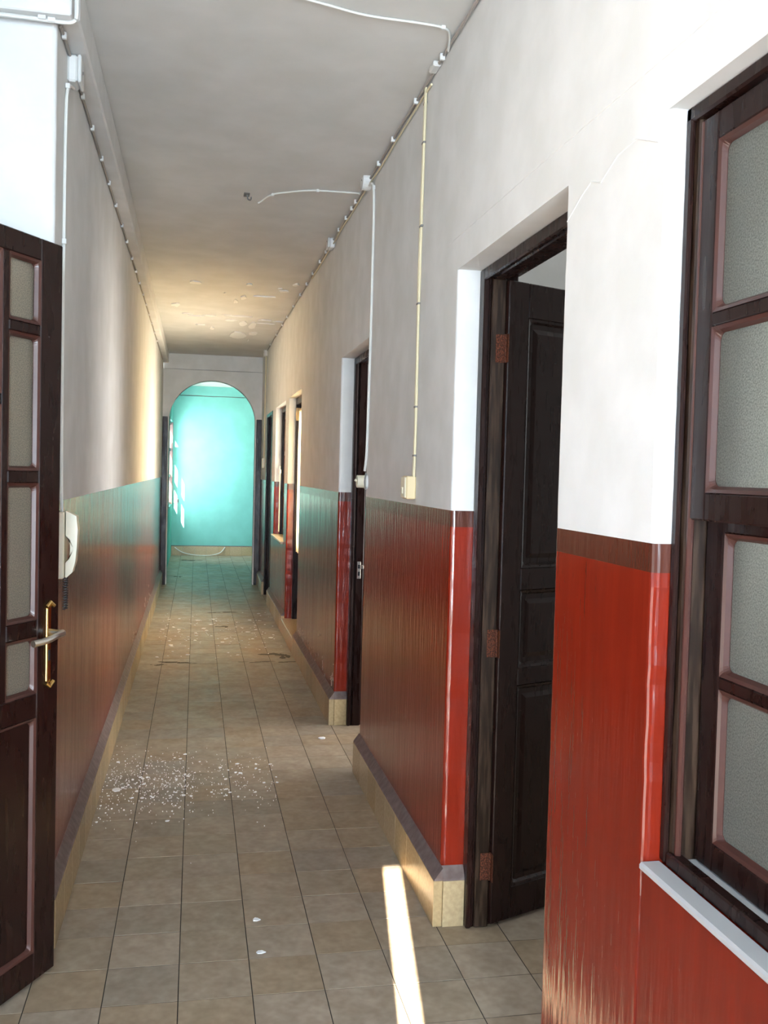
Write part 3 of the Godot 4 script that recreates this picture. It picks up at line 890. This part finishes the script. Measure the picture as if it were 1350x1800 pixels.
# a sash in the plane x = xc: stiles, rails, cross bars, three columns of panes
func sash(root: Node3D, called: String, xc: float, z0: float, z1: float, y0: float, y1: float, stile: float, top: float, bottom: float, bars: Array, bar: float, m: Material, glass: Material) -> void:
	var S := Node3D.new()
	S.name = called
	root.add_child(S, true)
	# own axes: u along +z from z0, faces the corridor at -x
	S.transform = Transform3D(Basis(Vector3(0, 0, 1), Vector3.UP, Vector3(-1, 0, 0)), Vector3(xc, 0, z0) - root.position)
	var w := z1 - z0
	leaf_bar(S, "stile", 0, stile, y0, y1, 0.032, m)
	leaf_bar(S, "stile", w - stile, w, y0, y1, 0.032, m)
	leaf_bar(S, "rail", stile, w - stile, y1 - top, y1, 0.0318, m)
	leaf_bar(S, "rail", stile, w - stile, y0, y0 + bottom, 0.0318, m)
	var ys := [y0 + bottom]
	for y in bars:
		ys.append(y - bar * 0.5)
		ys.append(y + bar * 0.5)
		leaf_bar(S, "cross_bar", stile, w - stile, y - bar * 0.5, y + bar * 0.5, 0.0316, m)
	ys.append(y1 - top)
	var n := 3
	var cw := (w - 2 * stile - (n - 1) * 0.026) / n
	for k in n:
		var u := stile + k * (cw + 0.026)
		if k > 0:
			leaf_bar(S, "mullion", u - 0.026, u, y0 + bottom, y1 - top, 0.0314, m)
		for i in range(0, ys.size(), 2):
			glazing(S, u, u + cw, ys[i], ys[i + 1], 0.016, glass)

func glazing(S: Node3D, u0: float, u1: float, y0: float, y1: float, z: float, glass: Material) -> void:
	leaf_bar(S, "pane", u0, u1, y0, y1, 0.005, glass, 0.0)
	bead(S, u0, u1, y0, y1, z - 0.001, 1.0, M.red_wood, 0.011, 0.011)

func entrance_leaf() -> void:
	# half-open glazed leaf at the left: hinge near the camera, free edge with the handle far
	var D := structure("door_5", "half-open dark door with pebbled panes and brass handle", Vector3(-0.715, 0, -2.235))
	for z in [-1.05, -1.95]:
		var sg := -1.0 if z == -1.05 else 1.0
		box_part(D, "frame_post", Vector3(-0.90, 0, z), Vector3(-0.815, H_TOP, z + sg * 0.05), M.dark_wood, 0.004)
	box_part(D, "frame_head", Vector3(-0.90, 2.06, -1.10), Vector3(-0.815, H_TOP, -1.90), M.dark_wood, 0.004)
	var leaf := Node3D.new()
	leaf.name = "leaf"
	D.add_child(leaf, true)
	var along := Vector3(0.486, 0, -0.874)   # from the hinge to the free edge
	place_leaf(leaf, Vector3(-0.715, 0, -2.235) - Vector3(0.874, 0, 0.486) * 0.021, along, D)
	var w := 0.70
	var z := 0.02
	# the face to the corridor is local z = along x up
	leaf_bar(leaf, "stile", 0, 0.085, 0.012, 2.06, 0.042, M.dark_wood)
	leaf_bar(leaf, "stile", w - 0.092, w, 0.012, 2.06, 0.042, M.dark_wood)
	leaf_bar(leaf, "rail", 0.085, w - 0.092, 2.0, 2.06, 0.0416, M.dark_wood)
	leaf_bar(leaf, "rail", 0.085, w - 0.092, 0.755, 0.822, 0.0416, M.dark_wood)
	leaf_bar(leaf, "rail", 0.085, w - 0.092, 0.012, 0.095, 0.0416, M.dark_wood)
	# three columns of panes: narrow ones with four panes at the sides, three in the middle
	var cols := [[0.085, 0.20, [0.822, 0.98, 1.026, 1.40, 1.433, 1.797, 1.826, 2.0]], [0.226, 0.457, [0.822, 1.21, 1.238, 1.603, 1.63, 2.0]], [0.483, w - 0.092, [0.822, 0.98, 1.026, 1.40, 1.433, 1.797, 1.826, 2.0]]]
	leaf_bar(leaf, "mullion", 0.20, 0.226, 0.822, 2.0, 0.0414, M.dark_wood)
	leaf_bar(leaf, "mullion", 0.457, 0.483, 0.822, 2.0, 0.0414, M.dark_wood)
	for c in cols:
		var ys: Array = c[2]
		for i in range(0, ys.size(), 2):
			leaf_bar(leaf, "pane", c[0], c[1], ys[i], ys[i + 1], 0.005, M.pebble_glass, 0.0)
			for s in [1.0, -1.0]:
				bead(leaf, c[0], c[1], ys[i], ys[i + 1], s * 0.0206, s, M.red_wood, 0.012, 0.013)
			if i > 0:
				leaf_bar(leaf, "cross_bar", c[0], c[1], ys[i - 1], ys[i], 0.0412, M.dark_wood)
	leaf_bar(leaf, "panel", 0.08, w - 0.088, 0.09, 0.76, 0.014, M.dark_wood)
	for s in [1.0, -1.0]:
		bead(leaf, 0.085, w - 0.092, 0.095, 0.755, s * 0.0206, s, M.red_wood, 0.012, 0.012)
	# brass handle plate, lever and keyhole on both faces
	for s in [1.0, -1.0]:
		var u := w - 0.044
		var st := st_new()
		cbox(st, Vector3(u - 0.012, 0.842, s * 0.021 - 0.002), Vector3(u + 0.010, 1.06, s * 0.021 + 0.002), 0.0025)
		tube(st, [Vector3(u - 0.012, 0.85, s * 0.025), Vector3(u - 0.012, 1.052, s * 0.025)], 0.004, 8)
		var pl := part(leaf, "handle_plate", mesh_of(st), M.brass)
		for y in [0.845, 1.057]:
			st = st_new()
			tube(st, [Vector3(u - 0.016, y, s * 0.026), Vector3(u, y + (0.012 if y > 1.0 else -0.012), s * 0.026), Vector3(u + 0.016, y, s * 0.026)], 0.006, 8)
			part(leaf, "plate_end", mesh_of(st), M.brass)
		st = st_new()
		tube(st, [Vector3(u, 0.985, s * 0.022), Vector3(u, 0.985, s * 0.045), Vector3(u, 0.985, s * 0.066)], 0.009, 10)
		tube(st, smooth_path([Vector3(u + 0.006, 0.985, s * 0.064), Vector3(u - 0.03, 0.983, s * 0.070), Vector3(u - 0.07, 0.975, s * 0.068), Vector3(u - 0.115, 0.972, s * 0.060)]), 0.0095, 10)
		part(leaf, "lever", mesh_of(st), M.satin_metal)
		st = st_new()
		cbox(st, Vector3(u - 0.004, 0.905, s * 0.0245 - 0.001), Vector3(u + 0.004, 0.935, s * 0.0245 + 0.001), 0.0005)
		part(leaf, "keyhole", mesh_of(st), M.black_plastic)
	# front entrance behind the camera: glazed doors left ajar, with a hand's breadth between the leaves
	var E := structure("door_6", "glazed front entrance doors behind the viewer, ajar", Vector3(0, 0, 3.560))
	box_part(E, "transom", Vector3(-0.66, 2.10, 3.520), Vector3(0.72, 2.18, 3.630), M.dark_wood, 0.004)
	for x in [[-0.66, -0.345], [-0.278, 0.72]]:
		box_part(E, "stile", Vector3(x[0], 0, 3.530), Vector3(x[0] + 0.07, 2.10, 3.570), M.dark_wood, 0.003)
		box_part(E, "stile", Vector3(x[1] - 0.07, 0, 3.530), Vector3(x[1], 2.10, 3.570), M.dark_wood, 0.003)
		box_part(E, "rail", Vector3(x[0], 0, 3.530), Vector3(x[1], 0.30, 3.570), M.dark_wood, 0.003)
		box_part(E, "rail", Vector3(x[0], 2.0, 3.530), Vector3(x[1], 2.10, 3.570), M.dark_wood, 0.003)
		box_part(E, "pane", Vector3(x[0] + 0.07, 0.30, 3.548), Vector3(x[1] - 0.07, 2.0, 3.554), M.frosted_glass, 0)
	box_part(E, "transom_pane", Vector3(-0.66, 2.18, 3.570), Vector3(0.72, 2.62, 3.576), M.frosted_glass, 0)

# ------------------------------------------------------------------ wiring and fittings
func clips(root: Node3D, pts: Array, size: Vector3, m: Material) -> void:
	var st := st_new()
	cbox(st, -size * 0.5, size * 0.5, 0.0015)
	var mesh := mesh_of(st)
	for p in pts:
		var o := part(root, "clip", mesh, m)
		o.position = p - root.position

func wiring() -> void:
	# cable bundle in the corner between right wall and ceiling
	var c := thing("corner_cable", "beige cable run clipped along the top of the right wall", "cable", Vector3(0.79, 2.85, -7))
	var st := st_new()
	var pts := []
	var z := -2.2
	while z > -11.7:
		pts.append(Vector3(0.792 + rng.randf_range(-0.002, 0.002), 2.857 + rng.randf_range(-0.004, 0.004), z))
		z -= 0.25
	tube(st, smooth_path(pts, 3), 0.0055, 6)
	wpart(c, "cable_run", st, M.cable_grey)
	st = st_new()
	pts = []
	z = -3.4
	while z > -7.0:
		pts.append(Vector3(0.793 + rng.randf_range(-0.002, 0.002), 2.838 + rng.randf_range(-0.006, 0.004), z))
		z -= 0.3
	tube(st, smooth_path(pts, 3), 0.0045, 6)
	wpart(c, "second_cable", st, M.cable_cream)
	var cp := []
	for zz in [-3.22, -3.62, -4.05, -4.38, -5.02, -5.15, -5.35, -5.62, -6.2, -6.5, -6.9, -7.3, -7.75, -8.3, -8.9, -9.4, -10.1, -10.9]:
		cp.append(Vector3(0.788, 2.855, zz))
	clips(c, cp, Vector3(0.018, 0.022, 0.012), M.white_plastic)
	# junction boxes along it
	junction("round_junction_box", "round white junction box where the wall cable drops to a switch", Vector3(0.80, 2.86, -4.66), 0.048, true)
	junction("square_junction_box", "small square white junction box midway along the corner cable", Vector3(0.80, 2.855, -5.92), 0.045, false)
	junction("end_junction_box", "small white junction box nearest the arch", Vector3(0.80, 2.845, -11.55), 0.045, false)
	var t := thing("cable_connector", "white cable connector block nearest the camera on the corner cable", "connector", Vector3(0.79, 2.86, -3.32))
	box_part(t, "block", Vector3(0.772, 2.85, -3.35), Vector3(0.80, 2.869, -3.28), M.white_plastic, 0.004)
	# stubs across the ceiling
	t = thing("ceiling_cable", "long white cable crossing the ceiling nearest the camera", "cable", Vector3(0.5, 2.865, -3.02))
	st = st_new()
	tube(st, smooth_path([Vector3(0.1, 2.864, -2.90), Vector3(0.336, 2.864, -2.965), Vector3(0.49, 2.864, -3.01), Vector3(0.66, 2.864, -3.02), Vector3(0.745, 2.864, -3.035), Vector3(0.775, 2.864, -3.08), Vector3(0.792, 2.85, -3.16)]), 0.0042, 6)
	wpart(t, "cable_run", st, M.cable_white)
	clips(t, [Vector3(0.742, 2.864, -3.032)], Vector3(0.014, 0.012, 0.012), M.white_plastic)
	t = thing("cut_ceiling_cable", "short white cable stub cut off near the ceiling hook", "cable", Vector3(0.55, 2.865, -4.93))
	st = st_new()
	tube(st, smooth_path([Vector3(0.795, 2.862, -4.89), Vector3(0.66, 2.864, -4.90), Vector3(0.53, 2.864, -4.92), Vector3(0.40, 2.864, -5.00), Vector3(0.345, 2.862, -5.06), Vector3(0.31, 2.855, -5.15), Vector3(0.295, 2.850, -5.17)]), 0.0045, 6)
	wpart(t, "cable_run", st, M.cable_white)
	clips(t, [Vector3(0.79, 2.862, -4.89), Vector3(0.575, 2.863, -4.91), Vector3(0.36, 2.863, -5.045)], Vector3(0.014, 0.014, 0.02), M.white_plastic)
	# twin cream cable down to the socket
	t = thing("drop_cable", "pair of cream cables hanging down to the yellowed socket", "cable", Vector3(0.79, 1.45, -3.5))
	for k in 2:
		st = st_new()
		var off := k * 0.011
		tube(st, smooth_path([Vector3(0.792, 2.85, -3.47 - off), Vector3(0.794, 2.6, -3.49 - off), Vector3(0.794, 2.2, -3.50 - off * 1.6), Vector3(0.794, 1.95, -3.505 - off * 0.6), Vector3(0.794, 1.75, -3.50 - off * 1.2), Vector3(0.794, 1.6, -3.50 - off * 0.7), Vector3(0.792, 1.44, -3.50 - off * 0.9)]), 0.0046, 6)
		wpart(t, "cable_run", st, M.cable_cream)
	clips(t, [Vector3(0.794, 2.80, -3.488), Vector3(0.794, 2.66, -3.496), Vector3(0.794, 2.36, -3.50), Vector3(0.794, 2.08, -3.513), Vector3(0.794, 1.70, -3.51), Vector3(0.794, 1.52, -3.51)], Vector3(0.010, 0.008, 0.030), M.clip_grey)
	var s := thing("wall_socket", "yellowed surface socket above the red dado, below cream cables", "socket", Vector3(0.79, 1.40, -3.54))
	box_part(s, "body", Vector3(0.764, 1.358, -3.575), Vector3(0.80, 1.444, -3.495), M.old_plastic, 0.004)
	box_part(s, "cover", Vector3(0.758, 1.362, -3.571), Vector3(0.764, 1.440, -3.499), M.cream_plastic, 0.003)
	box_part(s, "rocker", Vector3(0.754, 1.378, -3.552), Vector3(0.759, 1.402, -3.528), M.cream_plastic, 0.002)
	# white cable down to the switch by door 2
	t = thing("switch_cable", "single white cable dropping to the round switch by the second door", "cable", Vector3(0.79, 1.45, -4.53))
	st = st_new()
	tube(st, smooth_path([Vector3(0.785, 2.82, -4.60), Vector3(0.793, 2.77, -4.52), Vector3(0.794, 2.4, -4.51), Vector3(0.794, 2.0, -4.515), Vector3(0.794, 1.7, -4.53), Vector3(0.794, 1.54, -4.545), Vector3(0.79, 1.46, -4.56)]), 0.006, 6)
	wpart(t, "cable_run", st, M.cable_white)
	clips(t, [Vector3(0.794, 2.79, -4.53)], Vector3(0.012, 0.02, 0.022), M.white_plastic)
	s = thing("round_switch", "round cream surface switch at the edge of the second doorway", "switch", Vector3(0.79, 1.41, -4.545))
	st = st_new()
	tube(st, [Vector3(0.800, 1.408, -4.545), Vector3(0.790, 1.408, -4.545)], 0.036, 20)
	wpart(s, "base_plate", st, M.white_plastic)
	st = st_new()
	tube(st, [Vector3(0.790, 1.410, -4.548), Vector3(0.756, 1.410, -4.548), Vector3(0.752, 1.410, -4.548)], 0.030, 20)
	wpart(s, "switch_body", st, M.cream_plastic)
	st = st_new()
	tube(st, [Vector3(0.752, 1.412, -4.548), Vector3(0.742, 1.418, -4.548)], 0.006, 8)
	wpart(s, "toggle", st, M.cream_plastic)
	st = st_new()
	tube(st, smooth_path([Vector3(0.792, 1.45, -4.53), Vector3(0.783, 1.41, -4.510), Vector3(0.788, 1.375, -4.515)]), 0.004, 6)
	wpart(s, "wire_tail", st, M.clip_grey)
	# plug and wire near the arch
	t = thing("hanging_wire", "thin pale wire with a small plug hanging beside the arch door", "cable", Vector3(0.79, 1.4, -11.6))
	st = st_new()
	tube(st, smooth_path([Vector3(0.79, 2.84, -11.6), Vector3(0.79, 2.3, -11.62), Vector3(0.788, 1.9, -11.6), Vector3(0.788, 1.6, -11.58)]), 0.007, 6)
	wpart(t, "wire_length", st, M.cable_cream)
	box_part(t, "plug", Vector3(0.765, 1.48, -11.62), Vector3(0.80, 1.60, -11.55), M.cream_plastic, 0.008)
	# left wall run
	c = thing("left_wall_cable", "grey white cable clipped under the ledge beam on the left wall", "cable", Vector3(-0.41, 2.74, -7))
	st = st_new()
	pts = [Vector3(-0.414, 2.735, -3.02)]
	z = -3.15
	while z > -12.0:
		pts.append(Vector3(-0.413 + rng.randf_range(-0.001, 0.001), 2.737 + rng.randf_range(-0.003, 0.003), z))
		z -= 0.3
	tube(st, smooth_path(pts, 3), 0.0048, 6)
	wpart(c, "cable_run", st, M.cable_grey)
	cp = []
	for zz in [-3.08, -3.56, -3.88, -4.25, -4.6, -4.98, -5.38, -5.75, -6.2, -6.6, -7.0, -7.45, -7.9, -8.4, -8.9, -9.5, -10.1]:
		cp.append(Vector3(-0.410, 2.733, zz))
	clips(c, cp, Vector3(0.014, 0.020, 0.014), M.white_plastic)
	junction("wall_junction_box", "white junction box high on the left wall by the hall corner", Vector3(-0.42, 2.70, -3.27), 0.042, false, 1.0)
	t = thing("intercom_cable", "white cable running down the left wall to the intercom handset", "cable", Vector3(-0.41, 1.31, -3.15))
	st = st_new()
	tube(st, smooth_path([Vector3(-0.405, 2.65, -3.27), Vector3(-0.412, 2.62, -3.19), Vector3(-0.414, 2.5, -3.165), Vector3(-0.414, 2.1, -3.155), Vector3(-0.414, 1.7, -3.16), Vector3(-0.414, 1.45, -3.17), Vector3(-0.412, 1.305, -3.175)]), 0.005, 6)
	wpart(t, "cable_run", st, M.cable_white)
	clips(t, [Vector3(-0.412, 2.625, -3.19), Vector3(-0.412, 2.14, -3.155)], Vector3(0.014, 0.016, 0.022), M.white_plastic)
	t = thing("beam_cable", "white cable looping round the end of the cross beam at top left", "cable", Vector3(-0.5, 2.73, -2.95))
	st = st_new()
	tube(st, smooth_path([Vector3(-0.80, 2.722, -2.95), Vector3(-0.60, 2.722, -2.955), Vector3(-0.47, 2.722, -2.96), Vector3(-0.40, 2.722, -2.965), Vector3(-0.372, 2.727, -2.967), Vector3(-0.362, 2.745, -2.967), Vector3(-0.361, 2.80, -2.967), Vector3(-0.361, 2.868, -2.967)]), 0.0055, 6)
	wpart(t, "cable_run", st, M.cable_white)
	clips(t, [Vector3(-0.43, 2.724, -2.962), Vector3(-0.455, 2.726, -2.955)], Vector3(0.022, 0.012, 0.014), M.white_plastic)
	intercom()

func junction(called: String, label: String, at: Vector3, r: float, is_round: bool, s := -1.0) -> void:
	var t := thing(called, label, "junction box", at)
	var st := st_new()
	if is_round:
		tube(st, [at, at + Vector3(s * 0.030, 0, 0)], r, 20)
		wpart(t, "box_body", st, M.white_plastic)
		st = st_new()
		tube(st, [at + Vector3(s * 0.030, 0, 0), at + Vector3(s * 0.040, 0, 0), at + Vector3(s * 0.042, 0, 0)], r * 0.96, 20)
		wpart(t, "lid", st, M.white_plastic)
	else:
		cbox(st, Vector3(minf(at.x, at.x + s * 0.030), at.y - r, at.z - r), Vector3(maxf(at.x, at.x + s * 0.030), minf(at.y + r, CEIL - 0.001), at.z + r), 0.006)
		wpart(t, "box_body", st, M.white_plastic)
		st = st_new()
		cbox(st, Vector3(minf(at.x + s * 0.031, at.x + s * 0.042), at.y - r - 0.001, at.z - r - 0.001), Vector3(maxf(at.x + s * 0.031, at.x + s * 0.042), minf(at.y + r + 0.001, CEIL - 0.0005), at.z + r + 0.001), 0.004)
		wpart(t, "lid", st, M.white_plastic)
	st = st_new()
	tube(st, [at + Vector3(s * 0.042, 0, 0), at + Vector3(s * 0.044, 0, 0)], 0.005, 8)
	wpart(t, "screw", st, M.clip_grey)

func intercom() -> void:
	var t := thing("intercom_handset", "cream intercom handset on the left wall beside the glazed door", "intercom", Vector3(-0.40, 1.09, -3.18))
	var z0 := -3.14
	var z1 := -3.23
	box_part(t, "base_plate", Vector3(-0.42, 1.095, z0), Vector3(-0.400, 1.305, z1), M.cream_plastic, 0.004)
	# handset profile in (x, y), swept along z
	var prof := [Vector2(-0.3970, 1.308), Vector2(-0.366, 1.292), Vector2(-0.361, 1.25), Vector2(-0.363, 1.20), Vector2(-0.367, 1.15), Vector2(-0.376, 1.115), Vector2(-0.394, 1.098), Vector2(-0.3970, 1.10), Vector2(-0.3970, 1.145), Vector2(-0.385, 1.158), Vector2(-0.383, 1.19), Vector2(-0.385, 1.218), Vector2(-0.3970, 1.230)]
	var st := st_new()
	for k in prof.size():
		var a: Vector2 = prof[k]
		var b: Vector2 = prof[(k + 1) % prof.size()]
		var c := Vector3(-0.373, 1.19, (z0 + z1) / 2)
		q4o(st, Vector3(a.x, a.y, z0 - 0.012), Vector3(b.x, b.y, z0 - 0.012), Vector3(b.x, b.y, z1 + 0.025), Vector3(a.x, a.y, z1 + 0.025), c)
		for z in [z0 - 0.012, z1 + 0.025]:
			t3o(st, Vector3(a.x, a.y, z), Vector3(b.x, b.y, z), Vector3(-0.373, 1.19, z), c)
	wpart(t, "handset", st, M.cream_plastic)
	st = st_new()
	var coil := []
	for i in 90:
		var f := i / 89.0
		coil.append(Vector3(-0.398 + 0.007 * cos(f * 80.0), 1.096 - 0.10 * f, -3.165 + 0.007 * sin(f * 80.0)))
	tube(st, coil, 0.0022, 5)
	wpart(t, "coiled_cord", st, M.black_plastic)

# ------------------------------------------------------------------ debris on the floor
func flake(called: String, label: String, x: float, z: float, sx: float, sz: float, group := "") -> void:
	var t := thing(called, label, "paint chip", Vector3(x, 0.0008, z), group)
	var st := st_new()
	flake_into(st, Vector3(x, 0.0008, z), sx, sz)
	wpart(t, "chip", st, M.paint_flake)

func flake_into(st: SurfaceTool, at: Vector3, sx: float, sz: float, thick := 0.0) -> void:
	var n := 6
	var a := []
	var b := []
	var ph := rng.randf() * TAU
	for i in n:
		var t := ph + TAU * i / n
		var r := rng.randf_range(0.6, 1.1)
		var p := at + Vector3(cos(t) * r * sx * 0.5, 0, sin(t) * r * sz * 0.5)
		a.append(p)
		b.append(p + Vector3(0, thick if thick > 0.0 else 0.0015 + rng.randf() * 0.003, 0))
	loft(st, [a, b])

func debris() -> void:
	flake("paint_chip", "white paint chip lying mid-floor, farther of the two loose chips", 0.215, -3.083, 0.030, 0.030)
	flake("paint_chip_001", "white paint chip on the floor nearest the camera", 0.214, -2.867, 0.034, 0.026)
	flake("paint_chip_002", "largest white plaster crumb in the debris by the left skirting", -0.33, -4.43, 0.05, 0.06)
	flake("paint_chip_003", "white plaster crumb lying below the second door frame", 0.70, -5.18, 0.05, 0.05)
	var st := st_new()
	for g in [[0.60, -7.62, 0.26, 0.10], [0.70, -7.55, 0.10, 0.16], [0.66, -7.30, 0.22, 0.05], [0.50, -7.32, 0.20, 0.03], [-0.18, -7.35, 0.16, 0.05], [-0.05, -7.32, 0.16, 0.03], [-0.22, -7.25, 0.10, 0.03], [0.25, -9.0, 0.14, 0.04], [0.30, -9.9, 0.20, 0.05], [-0.05, -15.6, 0.3, 0.2], [-0.25, -13.2, 0.12, 0.10]]:
		for k in 7:
			flake_into(st, Vector3(g[0] + rng.randfn(0, 0.35) * g[2], -0.0012, g[1] + rng.randfn(0, 0.35) * g[3]), g[2] * rng.randf_range(0.2, 0.6), g[3] * rng.randf_range(0.3, 0.9), 0.0022)
	wpart(get_node("floor"), "ground_in_grime", st, M.grime).set_meta("kind", "stuff")
	st = st_new()
	for i in 800:
		var x := rng.randf_range(-0.39, 0.40)
		if rng.randf() < 0.5:
			x = rng.randf_range(-0.39, 0.02)
		var z := -4.52 + rng.randfn(0.0, 0.24)
		var s := rng.randf_range(0.0015, 0.006) if rng.randf() < 0.9 else rng.randf_range(0.008, 0.022)
		flake_into(st, Vector3(x, 0.0007, z), s, s * rng.randf_range(0.7, 1.4))
	var t := thing("plaster_crumbs", "scatter of white plaster crumbs across the middle of the floor", "debris", Vector3(0, 0, -4.5))
	t.set_meta("kind", "stuff")
	wpart(t, "crumbs", st, M.paint_flake)
	st = st_new()
	for i in 170:
		var x := rng.randf_range(-0.30, 0.74)
		var z := -8.6 + rng.randfn(0.0, 0.55)
		var s := rng.randf_range(0.006, 0.018) if rng.randf() < 0.75 else rng.randf_range(0.02, 0.045)
		flake_into(st, Vector3(x, 0.0007, z), s * 1.2, s * rng.randf_range(0.8, 1.6))
	t = thing("paint_flakes", "pale fallen paint flakes on the floor below the flaking ceiling", "debris", Vector3(0.2, 0, -8.6))
	t.set_meta("kind", "stuff")
	wpart(t, "flakes", st, M.paint_flake)

func _ready() -> void:
	rng.seed = 20240611
	camera_and_light()
	materials()
	walls()
	ceilings()
	floors()
	skirtings()
	doors()
	windows()
	entrance_leaf()
	wiring()
	debris()
